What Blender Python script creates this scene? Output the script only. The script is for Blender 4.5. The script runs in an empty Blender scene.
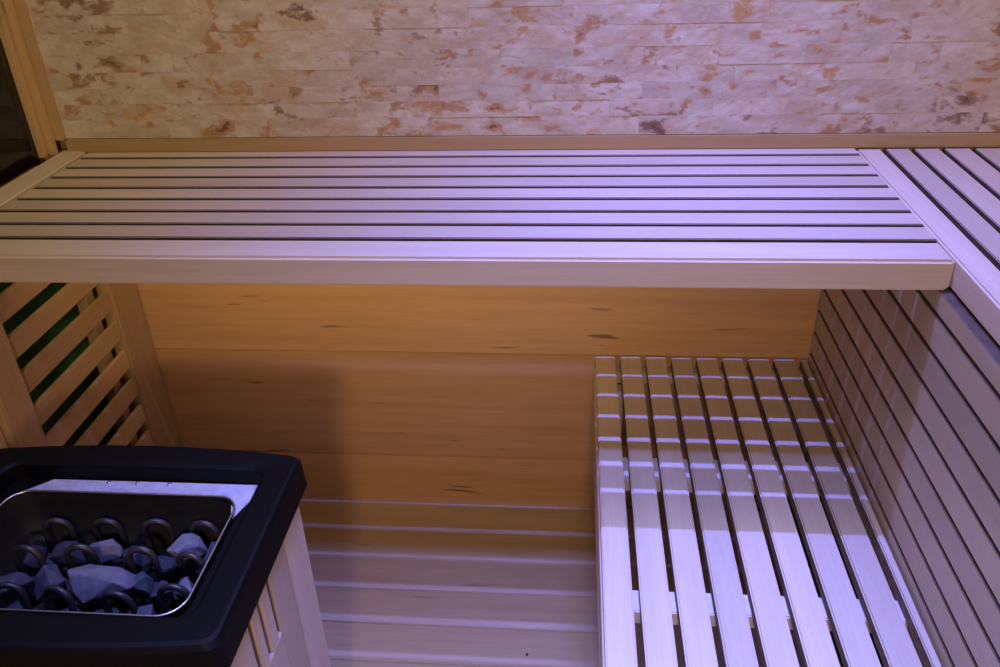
import bpy, bmesh, math, random
from mathutils import Vector, Matrix
R = random.Random(7)
sc = bpy.context.scene
COL = sc.collection
sc.view_settings.view_transform = 'Standard'
sc.view_settings.look = 'None'
sc.view_settings.exposure = 0.0

# ---------------------------------------------------------------- materials
def nodes_of(name):
    m = bpy.data.materials.new(name); m.use_nodes = True
    nt = m.node_tree; nt.nodes.clear()
    out = nt.nodes.new('ShaderNodeOutputMaterial'); b = nt.nodes.new('ShaderNodeBsdfPrincipled')
    nt.links.new(b.outputs[0], out.inputs[0])
    return m, nt, b
def N(nt, t, **kw):
    n = nt.nodes.new(t)
    for k, v in kw.items():
        if k.startswith('i_'): n.inputs[k[2:].replace('_', ' ')].default_value = v
        else: setattr(n, k, v)
    return n
def ramp(nt, stops, fac, interp='LINEAR'):
    r = nt.nodes.new('ShaderNodeValToRGB'); r.color_ramp.interpolation = interp
    el = r.color_ramp.elements
    while len(el) < len(stops): el.new(0.5)
    for e, (p, c) in zip(el, stops):
        e.position = p; e.color = (c[0], c[1], c[2], 1)
    nt.links.new(fac, r.inputs[0]); return r.outputs[0]
def mix(nt, fac, a, b, blend='MIX'):
    n = nt.nodes.new('ShaderNodeMix'); n.data_type = 'RGBA'; n.blend_type = blend
    if isinstance(fac, (int, float)): n.inputs[0].default_value = fac
    else: nt.links.new(fac, n.inputs[0])
    for i, v in ((6, a), (7, b)):
        if isinstance(v, tuple): n.inputs[i].default_value = (*v, 1)
        else: nt.links.new(v, n.inputs[i])
    return n.outputs[2]

def wood(name, light, dark, axis, rough=0.5, knots=0.0, grain=1.0):
    """long grained board wood; grain runs along the axis; every board gets its own tint from the 'tint' attribute"""
    m, nt, b = nodes_of(name)
    tc = N(nt, 'ShaderNodeTexCoord'); at = N(nt, 'ShaderNodeAttribute', attribute_name='tint')
    sep = N(nt, 'ShaderNodeSeparateColor'); nt.links.new(at.outputs['Color'], sep.inputs[0])
    off = N(nt, 'ShaderNodeVectorMath', operation='SCALE'); nt.links.new(at.outputs['Vector'], off.inputs[0]); off.inputs['Scale'].default_value = 23.0
    add = N(nt, 'ShaderNodeVectorMath', operation='ADD'); nt.links.new(tc.outputs['Object'], add.inputs[0]); nt.links.new(off.outputs[0], add.inputs[1])
    def mapped(along, across):
        mp = N(nt, 'ShaderNodeMapping'); s = [across]*3; s['XYZ'.index(axis)] = along
        mp.inputs['Scale'].default_value = s; nt.links.new(add.outputs[0], mp.inputs[0]); return mp.outputs[0]
    n1 = N(nt, 'ShaderNodeTexNoise', i_Scale=1.0, i_Detail=5.0, i_Roughness=0.6); nt.links.new(mapped(2.0, 45*grain), n1.inputs['Vector'])
    n2 = N(nt, 'ShaderNodeTexNoise', i_Scale=1.0, i_Detail=3.0); nt.links.new(mapped(1.2, 9), n2.inputs['Vector'])
    n3 = N(nt, 'ShaderNodeTexNoise', i_Scale=1.0, i_Detail=2.0); nt.links.new(mapped(12, 300), n3.inputs['Vector'])
    c1 = ramp(nt, [(0.3, dark), (0.62, light)], n1.outputs[0])
    c2 = ramp(nt, [(0.3, tuple(x*0.86 for x in light)), (0.7, tuple(min(1, x*1.08) for x in light))], n2.outputs[0])
    c = mix(nt, 0.55, c1, c2)
    c3 = ramp(nt, [(0.3, (0.86, 0.86, 0.86)), (0.6, (1, 1, 1))], n3.outputs[0])
    c = mix(nt, 0.5, c, c3, 'MULTIPLY')
    tr = N(nt, 'ShaderNodeMapRange'); nt.links.new(sep.outputs[0], tr.inputs[0]); tr.inputs[3].default_value = 0.84; tr.inputs[4].default_value = 1.1
    sc_ = N(nt, 'ShaderNodeVectorMath', operation='SCALE'); nt.links.new(c, sc_.inputs[0]); nt.links.new(tr.outputs[0], sc_.inputs['Scale'])
    c = sc_.outputs[0]
    if knots:
        nk = N(nt, 'ShaderNodeTexNoise', i_Scale=1.0, i_Detail=1.0); nt.links.new(mapped(7, 60), nk.inputs['Vector'])
        k = ramp(nt, [(0.70, (0, 0, 0)), (0.77, (1, 1, 1))], nk.outputs[0])
        kf = N(nt, 'ShaderNodeMath', operation='MULTIPLY'); nt.links.new(k, kf.inputs[0]); kf.inputs[1].default_value = knots
        c = mix(nt, kf.outputs[0], c, tuple(x*0.32 for x in dark))
    nt.links.new(c, b.inputs['Base Color'])
    b.inputs['Roughness'].default_value = rough
    bp = N(nt, 'ShaderNodeBump', i_Strength=0.12, i_Distance=0.002); nt.links.new(n1.outputs[0], bp.inputs['Height']); nt.links.new(bp.outputs[0], b.inputs['Normal'])
    return m

PALE, PALED = (0.66, 0.56, 0.46), (0.55, 0.44, 0.34)
ORG, ORGD = (0.62, 0.38, 0.18), (0.46, 0.25, 0.11)
HON, HOND = (0.62, 0.43, 0.21), (0.48, 0.30, 0.13)
M_pX = wood('pale_wood_x', PALE, PALED, 'X'); M_pY = wood('pale_wood_y', PALE, PALED, 'Y'); M_pZ = wood('pale_wood_z', PALE, PALED, 'Z', grain=0.6)
M_oX = wood('honey_panel_x', ORG, ORGD, 'X', knots=0.8, rough=0.42)
M_hX = wood('honey_wood_x', HON, HOND, 'X'); M_hY = wood('honey_wood_y', HON, HOND, 'Y'); M_hZ = wood('honey_wood_z', HON, HOND, 'Z')
M_fX = wood('floor_wood_x', (0.60, 0.47, 0.33), (0.48, 0.34, 0.22), 'X', knots=0.3, rough=0.4)
M_skY = wood('skirt_wood_y', (0.52, 0.43, 0.32), (0.44, 0.35, 0.25), 'Y')

def plain(name, col, rough=0.5, metal=0.0, bump=0.0, bscale=60.0, var=0.0):
    m, nt, b = nodes_of(name)
    b.inputs['Roughness'].default_value = rough; b.inputs['Metallic'].default_value = metal
    tc = N(nt, 'ShaderNodeTexCoord'); n = N(nt, 'ShaderNodeTexNoise', i_Scale=bscale, i_Detail=4.0); nt.links.new(tc.outputs['Object'], n.inputs['Vector'])
    c = ramp(nt, [(0.3, tuple(x*(1-var) for x in col)), (0.7, tuple(min(1, x*(1+var)) for x in col))], n.outputs[0])
    nt.links.new(c, b.inputs['Base Color'])
    if bump:
        bp = N(nt, 'ShaderNodeBump', i_Strength=bump, i_Distance=0.003); nt.links.new(n.outputs[0], bp.inputs['Height']); nt.links.new(bp.outputs[0], b.inputs['Normal'])
    return m
M_black = plain('black_enamel', (0.0012, 0.0012, 0.0014), 0.55, 0.0, 0.05, 220, 0.2)
M_black.node_tree.nodes['Principled BSDF'].inputs['Specular IOR Level'].default_value = 0.14
M_steel = plain('brushed_steel', (0.62, 0.62, 0.66), 0.32, 1.0, 0.05, 90, 0.1)
M_dsteel = plain('dark_steel', (0.014, 0.013, 0.010), 0.6, 0.5, 0.1, 60, 0.3)
M_ledge = plain('satin_steel', (0.55, 0.53, 0.62), 0.45, 0.35, 0.05, 90, 0.15)
M_elem = plain('heating_rod_steel', (0.045, 0.040, 0.042), 0.42, 0.5, 0.1, 120, 0.3)
M_stone_d = plain('heater_stone_dark', (0.022, 0.022, 0.038), 0.75, 0, 0.7, 70, 0.35)
M_stone_l = plain('heater_stone_pale', (0.12, 0.11, 0.14), 0.7, 0, 0.7, 60, 0.25)
M_stone_m = plain('heater_stone_grey', (0.045, 0.045, 0.07), 0.75, 0, 0.7, 80, 0.35)
M_green = plain('dark_green_backing', (0.07, 0.20, 0.06), 0.8, 0, 0.0, 8, 0.4)
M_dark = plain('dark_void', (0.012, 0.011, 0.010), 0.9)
M_gapshade = plain('gap_shade_side', (0.10, 0.065, 0.05), 0.8, 0, 0, 60, 0.3)  # shade in the gaps, painted as dark colour on the side faces
M_gapshade2 = plain('soft_gap_shade_side', (0.22, 0.15, 0.11), 0.8, 0, 0, 60, 0.3)  # milder painted shade for the lower bench gaps
M_lit_edge = wood('lit_edge_y', (0.85, 0.66, 0.34), (0.72, 0.52, 0.24), 'Y')  # light on the vent slat edges, put into a brighter wood colour
M_white = plain('pale_batten', (0.66, 0.62, 0.58), 0.6, 0, 0, 40, 0.08)

def glassmat():
    m, nt, b = nodes_of('tinted_glass')
    b.inputs['Base Color'].default_value = (0.25, 0.27, 0.26, 1); b.inputs['Roughness'].default_value = 0.02
    b.inputs['Transmission Weight'].default_value = 1.0; b.inputs['IOR'].default_value = 1.45
    return m
M_glass = glassmat()

def stonemat():
    m, nt, b = nodes_of('split_face_stone')
    tc = N(nt, 'ShaderNodeTexCoord'); at = N(nt, 'ShaderNodeAttribute', attribute_name='tint')
    sep = N(nt, 'ShaderNodeSeparateColor'); nt.links.new(at.outputs['Color'], sep.inputs[0])
    off = N(nt, 'ShaderNodeVectorMath', operation='SCALE'); nt.links.new(at.outputs['Vector'], off.inputs[0]); off.inputs['Scale'].default_value = 0.06
    add = N(nt, 'ShaderNodeVectorMath', operation='ADD'); nt.links.new(tc.outputs['Object'], add.inputs[0]); nt.links.new(off.outputs[0], add.inputs[1])
    def mp(sx, sz):
        q = N(nt, 'ShaderNodeMapping'); q.inputs['Scale'].default_value = (sx, 6, sz); nt.links.new(add.outputs[0], q.inputs[0]); return q.outputs[0]
    base = N(nt, 'ShaderNodeTexNoise', i_Scale=1.0, i_Detail=6.0, i_Roughness=0.65); nt.links.new(mp(16, 30), base.inputs['Vector'])
    col = ramp(nt, [(0.25, (0.46, 0.37, 0.28)), (0.5, (0.62, 0.54, 0.44)), (0.7, (0.72, 0.67, 0.59))], base.outputs[0])
    # soft tan staining
    st = N(nt, 'ShaderNodeTexNoise', i_Scale=1.0, i_Detail=7.0, i_Roughness=0.7, i_Distortion=0.4); nt.links.new(mp(10, 19), st.inputs['Vector'])
    col = mix(nt, ramp(nt, [(0.50, (0, 0, 0)), (0.62, (0.6, 0.6, 0.6))], st.outputs[0]), col, (0.52, 0.34, 0.19))
    # rust blotches
    ru = N(nt, 'ShaderNodeTexNoise', i_Scale=1.0, i_Detail=6.0, i_Roughness=0.62, i_Distortion=0.25); nt.links.new(mp(18, 29), ru.inputs['Vector'])
    hue = N(nt, 'ShaderNodeTexNoise', i_Scale=5.0, i_Detail=2.0); nt.links.new(tc.outputs['Object'], hue.inputs['Vector'])
    rc = ramp(nt, [(0.35, (0.20, 0.10, 0.06)), (0.48, (0.44, 0.22, 0.09)), (0.62, (0.52, 0.28, 0.11)), (0.72, (0.46, 0.31, 0.07))], hue.outputs[0])
    col = mix(nt, ramp(nt, [(0.535, (0, 0, 0)), (0.61, (0.85, 0.85, 0.85))], ru.outputs[0]), col, rc)
    col = mix(nt, ramp(nt, [(0.665, (0, 0, 0)), (0.70, (0.8, 0.8, 0.8))], ru.outputs[0]), col, (0.12, 0.06, 0.045))
    tr = N(nt, 'ShaderNodeMapRange'); nt.links.new(sep.outputs[1], tr.inputs[0]); tr.inputs[3].default_value = 0.92; tr.inputs[4].default_value = 1.05
    s = N(nt, 'ShaderNodeVectorMath', operation='SCALE'); nt.links.new(col, s.inputs[0]); nt.links.new(tr.outputs[0], s.inputs['Scale'])
    nt.links.new(s.outputs[0], b.inputs['Base Color']); b.inputs['Roughness'].default_value = 0.75
    bn = N(nt, 'ShaderNodeTexNoise', i_Scale=1.0, i_Detail=7.0, i_Roughness=0.6); nt.links.new(mp(85, 110), bn.inputs['Vector'])
    bp = N(nt, 'ShaderNodeBump', i_Strength=0.45, i_Distance=0.003); nt.links.new(bn.outputs[0], bp.inputs['Height']); nt.links.new(bp.outputs[0], b.inputs['Normal'])
    return m
M_stonewall = stonemat()

# ---------------------------------------------------------------- mesh helpers
class MB:
    def __init__(s): s.bm = bmesh.new(); s.lay = s.bm.loops.layers.float_color.new('tint')
    def _paint(s, faces, t=None):
        t = t or (R.random(), R.random(), R.random(), 1)
        for f in faces:
            for l in f.loops: l[s.lay] = t
    def merge(s, b2, t=None):
        me = bpy.data.meshes.new('tmp'); b2.to_mesh(me); b2.free()
        n = len(s.bm.faces); s.bm.from_mesh(me); bpy.data.meshes.remove(me)
        s.bm.faces.ensure_lookup_table(); s._paint(s.bm.faces[n:], t)
    def box(s, x0, x1, y0, y1, z0, z1, bev=0.0015, seg=2, t=None, edges=None):
        b = bmesh.new(); bmesh.ops.create_cube(b, size=1)
        bmesh.ops.scale(b, vec=(abs(x1-x0), abs(y1-y0), abs(z1-z0)), verts=b.verts)
        bmesh.ops.translate(b, vec=((x0+x1)/2, (y0+y1)/2, (z0+z1)/2), verts=b.verts)
        if bev > 0:
            es = b.edges[:] if edges is None else [e for e in b.edges if edges(e)]
            bmesh.ops.bevel(b, geom=es, offset=bev, segments=seg, affect='EDGES', clamp_overlap=True)
        s.merge(b, t); return s
    def tube(s, pts, r, n=10, closed=False):
        b = bmesh.new(); P = [Vector(p) for p in pts]; rings = []
        k = len(P); prev = None
        for i in range(k):
            a = P[(i-1) % k] if (closed or i > 0) else P[i]; c = P[(i+1) % k] if (closed or i < k-1) else P[i]
            d = (c-a).normalized()
            if prev is None:
                u = d.orthogonal().normalized()
            else:
                u = (prev - d*prev.dot(d)).normalized()
            prev = u; v = d.cross(u)
            rings.append([b.verts.new(P[i] + (u*math.cos(2*math.pi*j/n) + v*math.sin(2*math.pi*j/n))*r) for j in range(n)])
        for i in range(k if closed else k-1):
            A, B = rings[i], rings[(i+1) % k]
            for j in range(n): b.faces.new((A[j], A[(j+1) % n], B[(j+1) % n], B[j]))
        if not closed:
            b.faces.new(rings[0][::-1]); b.faces.new(rings[-1])
        for f in b.faces: f.smooth = True
        s.merge(b); return s
    def loft(s, rings, smooth=True, closed_ring=True, cap=False):
        b = bmesh.new(); V = [[b.verts.new(p) for p in r] for r in rings]
        for A, B in zip(V, V[1:]):
            n = len(A)
            for j in range(n if closed_ring else n-1): b.faces.new((A[j], A[(j+1) % n], B[(j+1) % n], B[j]))
        if cap: b.faces.new(V[-1])
        for f in b.faces: f.smooth = smooth
        s.merge(b); return s
    def sides(s, axis):
        s.bm.normal_update()
        for f in s.bm.faces:
            if abs(f.normal[axis]) > 0.85: f.material_index = 1
        return s
    def build(s, name, mat, parent=None, loc=None, smooth_angle=None):
        """vertices are given in world space; loc is where the object's origin goes"""
        bmesh.ops.recalc_face_normals(s.bm, faces=s.bm.faces)
        wl = Vector(loc) if loc is not None else (Vector(parent['_o']) if parent is not None else Vector((0, 0, 0)))
        bmesh.ops.translate(s.bm, vec=-wl, verts=s.bm.verts)
        me = bpy.data.meshes.new(name); s.bm.to_mesh(me); s.bm.free()
        o = bpy.data.objects.new(name, me); COL.objects.link(o)
        for mm in (mat if isinstance(mat, (list, tuple)) else [mat]): me.materials.append(mm)
        if parent is None: o.location = wl
        else: o.parent = parent; o.location = wl - Vector(parent['_o'])
        o['_o'] = tuple(wl)
        return o
def thing(name, label, cat, loc, group=None):
    o = bpy.data.objects.new(name, None); COL.objects.link(o); o.location = loc; o.empty_display_size = 0.05
    o['_o'] = tuple(loc); return tag(o, label, cat, group)
def tag(o, label, cat, group=None):
    o['label'] = label; o['category'] = cat
    if group: o['group'] = group
    return o
def struct(o): o['kind'] = 'structure'; return o

# ---------------------------------------------------------------- setting
XL_W = -1.045                                    # left wall plane behind lattice and window
# floor
m = MB(); y = 0.0
while y > -2.6:
    m.box(XL_W-0.02, 1.12, y-0.0935, y, -0.03, 0.0, 0.0015); y -= 0.094
fl = struct(m.build('floor', M_fX))
m = MB(); m.tube([(-0.080, -0.437, 0.0002), (-0.080, -0.437, 0.0010)], 0.0028, 12); m.build('screw_head', M_dark, fl)
# rear wall: horizontal panelling, stone above as its cladding
m = MB()
zz = [-0.03, 0.148, 0.437, 0.727, 0.9]
for a, b_ in zip(zz, zz[1:]): m.box(XL_W-0.05, 1.12, 0.0, 0.02, a, b_-0.001, 0.0018)
m.box(XL_W-0.05, 1.12, 0.02, 0.05, -0.03, 1.75, 0)
wb = struct(m.build('wall_back', M_oX))
m = MB(); z = 0.926
while z < 1.72:
    h = R.choice((0.033, 0.036, 0.030, 0.045, 0.038)); x = XL_W-0.04 - R.random()*0.1
    while x < 1.1:
        w = R.choice((0.07, 0.10, 0.13, 0.17, 0.21, 0.15))*R.uniform(0.85, 1.15)
        nx = max(2, int(w/0.012)); nz = 3
        bt = bmesh.new(); dep = R.uniform(0.003, 0.005); px0 = max(x, XL_W-0.045)
        if x + w > px0 + 0.005:
            V = [[None]*(nz+1) for _ in range(nx+1)]
            for i in range(nx+1):
                for j in range(nz+1):
                    edge = i in (0, nx) or j in (0, nz)
                    yy = -dep*(0.93 if edge else 1) - (R.uniform(-0.0004, 0.0006) if not edge else R.uniform(0, 0.0004))
                    V[i][j] = bt.verts.new((px0 + (x+w-px0-0.0001)*i/nx, yy, z + (h-0.0001)*j/nz))
            for i in range(nx):
                for j in range(nz): bt.faces.new((V[i][j], V[i+1][j], V[i+1][j+1], V[i][j+1]))
            # side skirts back to the wall
            ring = [V[i][0] for i in range(nx+1)] + [V[nx][j] for j in range(1, nz+1)] + [V[i][nz] for i in range(nx-1, -1, -1)] + [V[0][j] for j in range(nz-1, 0, -1)]
            back = [bt.verts.new((v.co.x, 0.004, v.co.z)) for v in ring]
            for k in range(len(ring)): bt.faces.new((ring[k], ring[(k+1) % len(ring)], back[(k+1) % len(ring)], back[k]))
            m.merge(bt)
        x += w
    z += h
m.build('stone_cladding', M_stonewall, wb)
m = MB(); m.box(-1.0015, 1.10, -0.014, 0.0, 0.9005, 0.925, 0.002); struct(m.build('trim_1', wood('trim_wood_x', (0.47, 0.32, 0.15), (0.36, 0.23, 0.10), 'X')))
# right wall, far edge of the upper bench (out of frame)
m = MB()
for k in range(12): m.box(1.10, 1.12, -2.6, 0.0, k*0.145, k*0.145+0.144, 0.0015)
struct(m.build('wall_right', M_hY))
# left wall: solid boards nearer the camera, dark space outside
m = MB()
for k in range(6): m.box(-1.02, -0.955, -2.6, -0.492, k*0.145, min(0.84, k*0.145+0.144), 0.0015)
m.box(-1.04, -1.0, -0.49, 0.0, 0.845, 0.86, 0.001)
struct(m.build('wall_left', M_hY))
# window above the bench on the left
m = MB()
m.box(-1.030, -1.002, -0.016, 0.0, 0.925, 1.75, 0.0015)
m.box(-1.044, -1.018, -0.030, -0.0165, 0.90, 1.75, 0.0015)
m.box(-1.056, -1.030, -0.047, -0.031, 0.90, 1.75, 0.002)
m.box(-1.056, -1.036, -2.6, -0.062, 0.872, 0.890, 0.001)
wf = struct(m.build('window_1', M_hZ))
m = MB(); m.box(-1.050, -1.042, -2.6, -0.048, 0.885, 1.75, 0); m.build('pane', M_glass, wf)
m = MB(); m.box(-1.034, -1.020, -0.060, -0.0475, 1.165, 1.19, 0.002); m.build('latch_block', M_hZ, wf)
# dark outside behind window and lattice
m = MB(); m.box(-1.60, -1.58, -2.6, 0.4, -0.03, 1.9, 0); m.box(-1.58, -1.10, 0.30, 0.32, -0.03, 1.9, 0)
struct(m.build('wall_outside', M_dark))
m = MB(); m.box(-1.085, -1.075, -0.47, 0.0, 0.0, 0.86, 0)
struct(m.build('wall_outside_panel', M_green))

# ---------------------------------------------------------------- slatted vent on the left, below the bench
XC = -0.943
v = thing('slatted_vent_panel', 'honey wood slatted vent panel under the left end of the upper bench', 'vent', (XC-0.02, -0.24, 0.0))
m = MB(); m.box(XC-0.03, XC, -0.103, -0.001, 0.0, 0.842, 0.003); m.build('post', M_hZ, v)
m = MB(); m.box(XC-0.03, XC+0.004, -0.490, -0.420, 0.0, 0.842, 0.003); m.build('post', M_hZ, v)
m = MB(); z = 0.073
while z < 0.835:
    m.box(XC-0.014, XC-0.004, -0.419, -0.104, z-0.042, z, 0.0012); z += 0.0705
m.sides(2).build('slats', [M_hY, M_lit_edge], v)
m = MB(); m.box(XC-0.045, XC-0.022, -0.155, -0.125, 0.0, 0.842, 0.002); m.build('rear_batten', M_hZ, v)

# ---------------------------------------------------------------- upper bench across the back
ZT = 0.9
b1 = thing('upper_sauna_bench', 'long pale wooden upper sauna bench with slatted top spanning the stone wall', 'bench', (-0.23, -0.25, 0.857))
gaps = [0.0485, 0.1035, 0.1565, 0.2105, 0.2645, 0.3185, 0.3720, 0.4270]
prev = 0.006
m = MB()
for g in gaps:
    m.box(-0.9600, 0.5140, -(g-0.0050), -prev, 0.868, ZT, 0.0012, 2); prev = g+0.0050 if g < 0.42 else g+0.0035
m.sides(1).build('slatted_top', [M_pX, M_gapshade], b1)
m = MB(); m.box(-1.016, 0.5145, -0.4925, -prev, 0.8535, ZT, 0.0045, 5); m.build('front_board', M_pX, b1)
m = MB(); m.box(-1.016, -0.9655, -0.430, -0.004, 0.872, 0.903, 0.003, 3); m.build('end_board', M_pY, b1)
for x in (-0.955, 0.46):
    m = MB(); m.box(x-0.012, x+0.018, -0.428, -0.006, 0.843, 0.8675, 0.002); m.build('batten', M_pY, b1)

# ---------------------------------------------------------------- upper bench down the right side, with its boarded front
b2 = thing('corner_sauna_bench', 'upper slatted bench on the right running toward the viewer over boarded front', 'bench', (0.8, -0.8, 0.0))
m = MB(); xs = [0.5625, 0.6125, 0.6655, 0.7185, 0.7715, 0.8245, 0.8775, 0.9305, 0.9835, 1.0365, 1.0895]
for a, b_ in zip(xs, xs[1:]): m.box(a+0.0048, b_-0.0048, -1.45, -0.016, 0.868, ZT, 0.0012, 2)
m.sides(0).build('slatted_top', [M_pY, M_gapshade], b2)
m = MB(); m.box(0.5155, 0.5590, -1.45, -0.016, 0.857, ZT, 0.003, 3); m.build('edge_board', M_pY, b2)
m = MB(); XS = 0.503; zg = [0.860, 0.820, 0.768, 0.716, 0.664, 0.612, 0.560, 0.508, 0.456, 0.404, 0.352, 0.300, 0.248]
zg = [0.8560] + zg[1:]
for a, b_ in zip(zg, zg[1:]): m.box(XS, XS+0.018, -1.45, -0.002, b_+0.0033, a-0.0033, 0.001, 2)
m.sides(2).build('boarded_front', [M_skY, M_gapshade], b2)
m = MB(); m.box(XS+0.030, XS+0.034, -1.45, -0.002, 0.0, 0.855, 0); m.build('gap_shade_sheet', M_dark, b2)  # dark sheet added to stand for shade behind the front's gaps
for y in (-0.35, -1.0):
    m = MB(); m.box(0.53, 1.08, y-0.04, y, 0.840, 0.8675, 0.002); m.build('batten', M_pX, b2)

# ---------------------------------------------------------------- lower bench
ZL = 0.4375
b3 = thing('lower_sauna_bench', 'low slatted wooden bench on the floor beside the boarded bench front', 'bench', (0.27, -0.65, 0.0))
m = MB()
for k in range(8):
    x0 = 0.0525 + k*0.0540
    m.box(x0, x0+0.0430, -1.30, -0.0015 - R.uniform(0, 0.002), ZL-0.022, ZL, 0.0025, 3)
m.box(0.4860, 0.4985, -1.30, -0.006, ZL-0.022, ZL, 0.002)
m.sides(0).build('slatted_top', [M_pY, M_gapshade2], b3)
for y0, y1 in ((-0.034, -0.010), (-0.385, -0.320), (-0.682, -0.640), (-1.05, -1.0)):
    m = MB(); m.box(0.070, 0.492, y0, y1, ZL-0.050, ZL-0.0225, 0.002); m.build('batten', M_white if y1 == -0.640 else M_pX, b3)
m = MB()
for a, b_ in ((0.39, 0.4145), (0.335, 0.385), (0.28, 0.33)): m.box(0.050, 0.068, -1.29, -0.008, a, b_, 0.002)
m.build('side_apron', M_pY, b3)
for x in (0.072, 0.445):
    for y in (-0.075, -1.25):
        m = MB(); m.box(x, x+0.04, y, y+0.04, 0.001, ZL-0.051, 0.002); m.build('leg', M_pZ, b3)

# ---------------------------------------------------------------- heater
ht = thing('sauna_heater', 'black rimmed sauna heater with pale slotted wooden sides and a basket of stones', 'heater', (-0.578, -0.845, 0.0))
HC = (-0.578, -0.845)
def rr(x0, x1, y0, y1, r, z, bulge=0.0, n=8, sub=8):
    """closed rounded rectangle, front and back sides slightly bulging"""
    pts = []
    cs = [(x1-r, y1-r, 0), (x0+r, y1-r, 90), (x0+r, y0+r, 180), (x1-r, y0+r, 270)]
    for i, (cx, cy, a0) in enumerate(cs):
        arc = [(cx+r*math.cos(math.radians(a0+90*k/n)), cy+r*math.sin(math.radians(a0+90*k/n))) for k in range(n+1)]
        pts += arc
        nxt = cs[(i+1) % 4]; q = (nxt[0]+r*math.cos(math.radians(nxt[2])), nxt[1]+r*math.sin(math.radians(nxt[2])))
        for k in range(1, sub): pts.append((arc[-1][0]+(q[0]-arc[-1][0])*k/sub, arc[-1][1]+(q[1]-arc[-1][1])*k/sub))
    xm, ym = (x0+x1)/2, (y0+y1)/2; hx = (x1-x0)/2
    out = []
    for x, y in pts:
        f = 1-((x-xm)/hx)**2
        out.append((x, y + bulge*f*(1 if y > ym else -1)*min(1, abs(y-ym)/((y1-y0)/2)), z))
    return out
ox0, ox1, oy0, oy1 = -0.800, -0.356, -1.004, -0.689
ix0, ix1, iy0, iy1 = -0.756, -0.403, -0.962, -0.722
m = MB()
m.loft([rr(ox0+0.010, ox1-0.010, oy0+0.010, oy1-0.010, 0.012, 0.6505, 0.014),
        rr(ox0+0.003, ox1-0.003, oy0+0.003, oy1-0.003, 0.014, 0.6515, 0.016),
        rr(ox0, ox1, oy0, oy1, 0.014, 0.656, 0.016),
        rr(ox0+0.002, ox1-0.002, oy0+0.001, oy1-0.001, 0.014, 0.694, 0.016),
        rr(ox0+0.006, ox1-0.006, oy0+0.005, oy1-0.005, 0.014, 0.700, 0.015),
        rr(ox0+0.010, ox1-0.010, oy0+0.010, oy1-0.010, 0.014, 0.701, 0.014),
        rr(ix0-0.006, ix1+0.006, iy0-0.006, iy1+0.006, 0.022, 0.698, 0.004),
        rr(ix0-0.001, ix1+0.001, iy0-0.001, iy1+0.001, 0.018, 0.695, 0.003),
        rr(ix0, ix1, iy0, iy1, 0.018, 0.676, 0.003),
        rr(ix0+0.001, ix1-0.001, iy0+0.001, iy1-0.001, 0.018, 0.655, 0.003)], smooth=False)
m.build('rim', M_black, ht)
tx0, tx1, ty0, ty1 = -0.737, -0.425, -0.951, -0.7545
m = MB()
m.loft([rr(ix0-0.004, ix1+0.004, iy0-0.004, iy1+0.004, 0.028, 0.672, 0.0), rr(tx0-0.002, tx1+0.002, ty0-0.002, ty1+0.002, 0.030, 0.6715, 0.0),])
m.build('inner_ledge', M_black, ht)
m = MB(); m.loft([[(-0.735, -0.7545, 0.6735), (-0.700, -0.7235, 0.6735), (-0.700, -0.7235, 0.6725), (-0.735, -0.7545, 0.6725)], [(-0.440, -0.7535, 0.6735), (-0.440, -0.7230, 0.6735), (-0.440, -0.7230, 0.6725), (-0.440, -0.7535, 0.6725)], [(-0.4265, -0.790, 0.6735), (-0.4040, -0.7235, 0.6735), (-0.4040, -0.7235, 0.6725), (-0.4265, -0.790, 0.6725)]], smooth=False)
m.build('steel_ledge', M_ledge, ht)
bk = None
m = MB(); m.loft([rr(tx0, tx1, ty0, ty1, 0.030, 0.679), rr(tx0+0.004, tx1-0.004, ty0+0.003, ty1-0.003, 0.030, 0.655), rr(tx0+0.014, tx1-0.014, ty0+0.008, ty1-0.008, 0.028, 0.560)], cap=True)
bk = m.build('stone_basket', M_dsteel, ht)
bpy.context.view_layer.update()
m = MB(); m.tube(rr(tx0, tx1, ty0, ty1, 0.030, 0.680), 0.0015, 8, True)
w = m.build('wire_edge', M_steel, None, loc=bk['_o']); w.parent = bk; w.location = (0, 0, 0)
m = MB(); m.loft([rr(ox0+0.035, ox1-0.035, oy0+0.030, oy1-0.030, 0.02, 0.652), rr(ox0+0.035, ox1-0.035, oy0+0.030, oy1-0.030, 0.02, 0.12)], cap=True)
m.build('body', M_dsteel, ht)
for x, y in ((-0.74, -0.94), (-0.42, -0.94), (-0.74, -0.76), (-0.42, -0.76)):
    m = MB(); m.box(x-0.012, x+0.012, y-0.012, y+0.012, 0.001, 0.125, 0.002); m.build('leg', M_dsteel, ht)
for x, y in ((-0.640, -0.7235), (-0.60, -0.7235), (-0.555, -0.7235)):
    m = MB(); b = bmesh.new(); bmesh.ops.create_uvsphere(b, u_segments=12, v_segments=6, radius=0.0032); bmesh.ops.scale(b, vec=(1, 1, 0.5), verts=b.verts)
    bmesh.ops.translate(b, vec=(x+0.02, y-0.004, 0.674), verts=b.verts); m.merge(b); m.build('screw', M_steel, ht)
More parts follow.
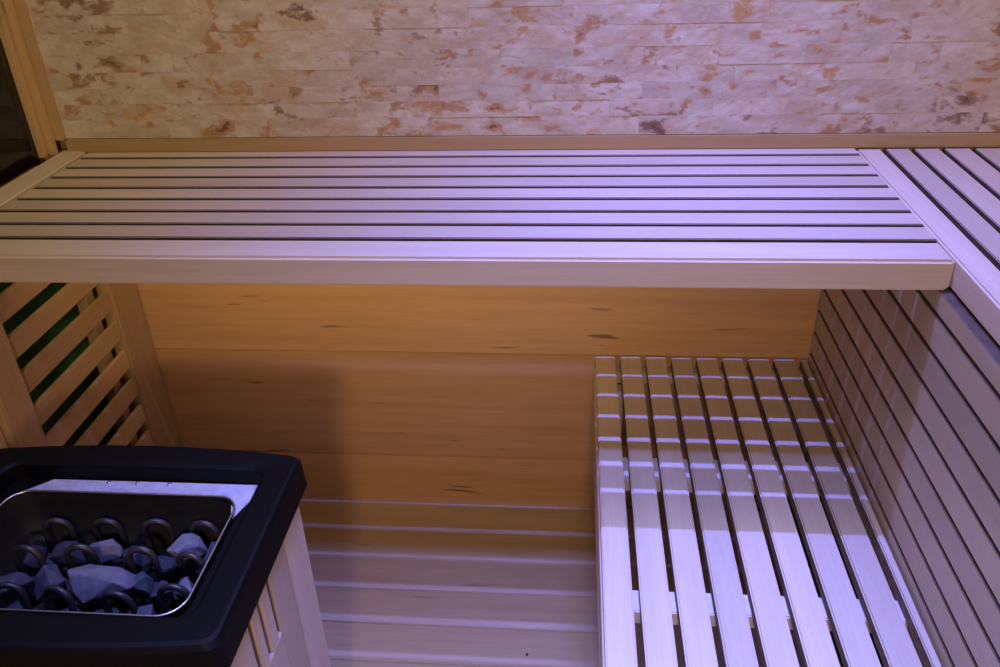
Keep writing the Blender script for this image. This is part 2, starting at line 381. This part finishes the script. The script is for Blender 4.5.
# heating rods: hairpin loops standing out of the stones
loops = [(-0.682, -0.772), (-0.614, -0.769), (-0.546, -0.767), (-0.480, -0.767),
         (-0.694, -0.822), (-0.626, -0.817), (-0.543, -0.817), (-0.476, -0.824),
         (-0.681, -0.884), (-0.616, -0.886), (-0.541, -0.890), (-0.475, -0.876)]
for i, (x, y) in enumerate(loops):
    r = 0.0175 if i >= 8 else 0.0165; zt = 0.644; pts = []
    tw = math.radians(R.uniform(-12, 12)); lean = R.uniform(-0.006, 0.008)
    prof = [(-r, -0.075), (-r, -0.03), (-r, -r)] + [(-r*math.cos(math.pi*k/12), -r + r*math.sin(math.pi*k/12)) for k in range(1, 12)] + [(r, -r), (r, -0.03), (r, -0.075)]
    for a, h in prof:
        pts.append((x + a*math.cos(tw), y + a*math.sin(tw) + lean*(-h/0.075), zt + h))
    m = MB(); m.tube(pts, 0.0042, 10); m.build('heating_rod', M_elem, ht)
# stones
def stone(x, y, z, sx, sy, sz, mat, label, group=None, rz=0.0, tilt=(0, 0), seed=0):
    q = random.Random(seed); b = bmesh.new()
    for k in range(18):
        u = q.uniform(-1, 1); a = q.uniform(0, 2*math.pi); s_ = math.sqrt(1-u*u)
        p = Vector((s_*math.cos(a), s_*math.sin(a), u))
        p = Vector([math.copysign(abs(c)**0.7, c) for c in p]) * q.uniform(0.70, 1.0)
        b.verts.new((p.x*sx*1.12, p.y*sy*1.1, p.z*sz*1.1))
    ret = bmesh.ops.convex_hull(b, input=b.verts)
    bmesh.ops.delete(b, geom=[e for e in ret['geom_interior'] if isinstance(e, bmesh.types.BMVert)], context='VERTS')
    bmesh.ops.delete(b, geom=[v_ for v_ in b.verts if not v_.link_faces], context='VERTS')
    bmesh.ops.bevel(b, geom=b.edges[:], offset=0.0012, segments=1, affect='EDGES', clamp_overlap=True)
    rot = Matrix.Rotation(rz, 4, 'Z') @ Matrix.Rotation(tilt[0], 4, 'X') @ Matrix.Rotation(tilt[1], 4, 'Y')
    bmesh.ops.transform(b, matrix=Matrix.Translation((x, y, z)) @ rot, verts=b.verts)
    m = MB(); m.merge(b); o = m.build('heater_stone', mat, None, loc=(x, y, z))
    return tag(o, label, 'stone', group)
G = 'sauna stones in the heater basket'
ST = [
 (-0.583, -0.850, 0.618, 0.046, 0.026, 0.022, M_stone_l, 'largest pale stone, lying across the middle of the heater basket', 0.15, (0.2, 0), 3),
 (-0.500, -0.792, 0.622, 0.030, 0.020, 0.020, M_stone_l, 'pale pointed stone between the two right back heating loops', 0.5, (0.3, -0.3), 5),
 (-0.607, -0.795, 0.612, 0.023, 0.015, 0.016, M_stone_l, 'small pale stone just before the second back heating loop', 0.2, (0.2, 0), 9),
 (-0.452, -0.797, 0.615, 0.016, 0.024, 0.022, M_stone_m, 'grey stone against the right wall of the basket, toward the back', 0.1, (0, 0), 12),
 (-0.541, -0.838, 0.602, 0.015, 0.014, 0.016, M_stone_m, 'small grey stone seen through the third middle heating loop', 0.3, (0.2, 0), 15),
 (-0.476, -0.846, 0.607, 0.016, 0.015, 0.018, M_stone_l, 'pale grey stone seen through the rightmost middle heating loop', 0.1, (0.1, 0), 18),
 (-0.474, -0.905, 0.612, 0.018, 0.015, 0.018, M_stone_m, 'bluish stone inside the right front heating loop', 0.6, (0.3, 0), 21),
 (-0.622, -0.908, 0.605, 0.026, 0.015, 0.018, M_stone_m, 'dark stone behind the front edge, inside the second front heating loop', 0.2, (0.2, 0), 25),
 (-0.652, -0.848, 0.612, 0.022, 0.026, 0.022, M_stone_m, 'dark blue grey stone left of the largest pale stone', 0.9, (0.1, 0.2), 28),
 (-0.700, -0.858, 0.608, 0.026, 0.020, 0.020, M_stone_m, 'flat dark stone near the left wall of the basket', 0.3, (0.1, 0), 33),
 (-0.660, -0.795, 0.606, 0.022, 0.018, 0.018, M_stone_d, 'black stone between the two left back heating loops', 0.1, (0, 0.1), 36),
 (-0.575, -0.792, 0.600, 0.014, 0.016, 0.016, M_stone_d, 'small dark stone between the two middle back heating loops', 0.4, (0, 0), 41),
 (-0.509, -0.852, 0.605, 0.014, 0.020, 0.020, M_stone_d, 'teal dark stone right of the largest pale stone', 0.4, (0.1, 0), 44),
 (-0.541, -0.918, 0.600, 0.026, 0.013, 0.016, M_stone_d, 'black stone under the third front heating loop', 0.1, (0.1, 0), 47),
 (-0.508, -0.893, 0.602, 0.013, 0.018, 0.017, M_stone_m, 'grey stone wedged between the two right front heating loops', 0.2, (0.1, 0), 51),
 (-0.448, -0.868, 0.600, 0.014, 0.028, 0.020, M_stone_d, 'dark stone against the right wall of the basket, toward the front', 0.1, (0, 0), 54),
 (-0.660, -0.905, 0.602, 0.012, 0.018, 0.018, M_stone_d, 'dark stone between the two left front heating loops', 0.1, (0, 0), 57),
 (-0.697, -0.918, 0.600, 0.024, 0.013, 0.018, M_stone_m, 'dark grey stone in the front left corner of the basket', 0.1, (0.1, 0), 60),
 (-0.578, -0.908, 0.598, 0.013, 0.020, 0.018, M_stone_d, 'small dark stone in front of the largest pale stone', 0.1, (0.2, 0), 63),
 (-0.709, -0.795, 0.598, 0.012, 0.020, 0.018, M_stone_d, 'dark stone in the back left corner of the basket', 0.1, (0, 0), 66),
]
for (x, y, z, sx, sy, sz, mt, lb, rz, tl, sd) in ST: stone(x, y, z, sx, sy, sz, mt, lb, G, rz, tl, sd)
q = random.Random(5)
for k in range(7):
    for j in range(4):
        stone(-0.700 + k*0.041, -0.785 - j*0.044, 0.579, 0.018, 0.017, 0.015, M_stone_d, 'dark sauna stone low in the heater basket beneath the top layer', 'lower layer of sauna stones', q.uniform(0, 3), (0, 0), 100+k*10+j)

# wooden guard around the heater
m = MB()
XP = -0.373
ys = [-0.703, -0.775, -0.832, -0.842, -0.868, -0.878, -0.898, -0.908, -0.985]
m.box(XP-0.010, XP, -0.772, -0.700, 0.002, 0.648, 0.002)
m.box(XP-0.010, XP, -0.831, -0.773, 0.002, 0.648, 0.001)
m.box(XP-0.010, XP, -0.866, -0.843, 0.5195, 0.648, 0.001)
m.box(XP-0.010, XP, -0.897, -0.878, 0.5195, 0.648, 0.001)
m.box(XP-0.010, XP, -0.990, -0.909, 0.002, 0.648, 0.002)
m.box(XP-0.010, XP, -0.9085, -0.8315, 0.002, 0.5195, 0.001)
m.build('side_panel', M_pZ, ht)
m = MB(); m.box(XP-0.020, XP-0.0165, -0.95, -0.80, 0.40, 0.648, 0); m.build('slot_shade_sheet', M_dark, ht)  # black sheet standing in for the darkness inside the slots
m = MB(); m.box(-0.766, XP-0.0165, -0.712, -0.698, 0.002, 0.648, 0.002); m.build('back_panel', M_pZ, ht)
m = MB(); m.box(-0.783, -0.767, -0.990, -0.700, 0.002, 0.648, 0.002); m.build('side_panel', M_pZ, ht)
m = MB(); m.box(-0.766, XP-0.0165, -0.990, -0.976, 0.002, 0.648, 0.002); m.build('front_panel', M_pZ, ht)

# ---------------------------------------------------------------- lights
def area(name, loc, target, sx, sy, power, col, spread=180):
    l = bpy.data.lights.new(name, 'AREA'); l.shape = 'RECTANGLE'; l.size = sx; l.size_y = sy; l.energy = power; l.color = col; l.spread = math.radians(spread)
    o = bpy.data.objects.new(name, l); COL.objects.link(o); o.location = loc
    d = Vector(target)-Vector(loc); z = -d.normalized(); x = Vector((1, 0, 0)); x = (x - z*x.dot(z)).normalized(); y = z.cross(x)
    o.rotation_euler = Matrix((x, y, z)).transposed().to_euler()
    return o
area('led_strip', (0.20, -0.385, 2.20), (0.20, -0.385, 0), 0.50, 0.012, 7.2, (0.19, 0.22, 1.0), 72)
area('front_light', (-0.05, -1.00, 2.15), (-0.05, -1.00, 0), 0.8, 0.05, 7.6, (0.24, 0.30, 1.0), 56)
area('warm_ceiling', (-0.35, -0.50, 2.15), (-0.3, -0.1, 0.9), 1.4, 0.4, 4.8, (1.0, 0.78, 0.40))
area('warm_right', (0.95, -0.45, 2.15), (0.9, -0.1, 0.9), 0.3, 0.3, 2.0, (1.0, 0.72, 0.36))
area('warm_low', (0.05, -2.5, 1.50), (-0.2, 0, 0.5), 0.16, 0.14, 13.0, (1.0, 0.68, 0.42))
area('under_bench_light', (-0.38, -0.42, 0.846), (-0.38, -0.02, 0.68), 1.0, 0.03, 0.60, (1.0, 0.70, 0.24), 110)
w = bpy.data.worlds.new('world'); sc.world = w; w.use_nodes = True
w.node_tree.nodes['Background'].inputs[0].default_value = (0.80, 0.70, 0.60, 1); w.node_tree.nodes['Background'].inputs[1].default_value = 0.06

# ---------------------------------------------------------------- camera
f, pitch, yaw, roll = 834.847, math.radians(30.2872), math.radians(-5.6541), math.radians(-2.1014)
cd = bpy.data.cameras.new('camera'); cd.sensor_width = 36; cd.lens = f/1000*36; cd.clip_start = 0.02
cam = bpy.data.objects.new('camera', cd); COL.objects.link(cam); cam.location = (0, -1.55285, 1.4)
fw = Vector((math.sin(yaw)*math.cos(pitch), math.cos(yaw)*math.cos(pitch), -math.sin(pitch)))
rt = Vector((math.cos(yaw), -math.sin(yaw), 0)); up = rt.cross(fw)
r2 = rt*math.cos(roll)+up*math.sin(roll); u2 = -rt*math.sin(roll)+up*math.cos(roll)
cam.rotation_euler = Matrix((r2, u2, -fw)).transposed().to_euler()
sc.camera = cam
for o in sc.objects:
    if '_o' in o: del o['_o']
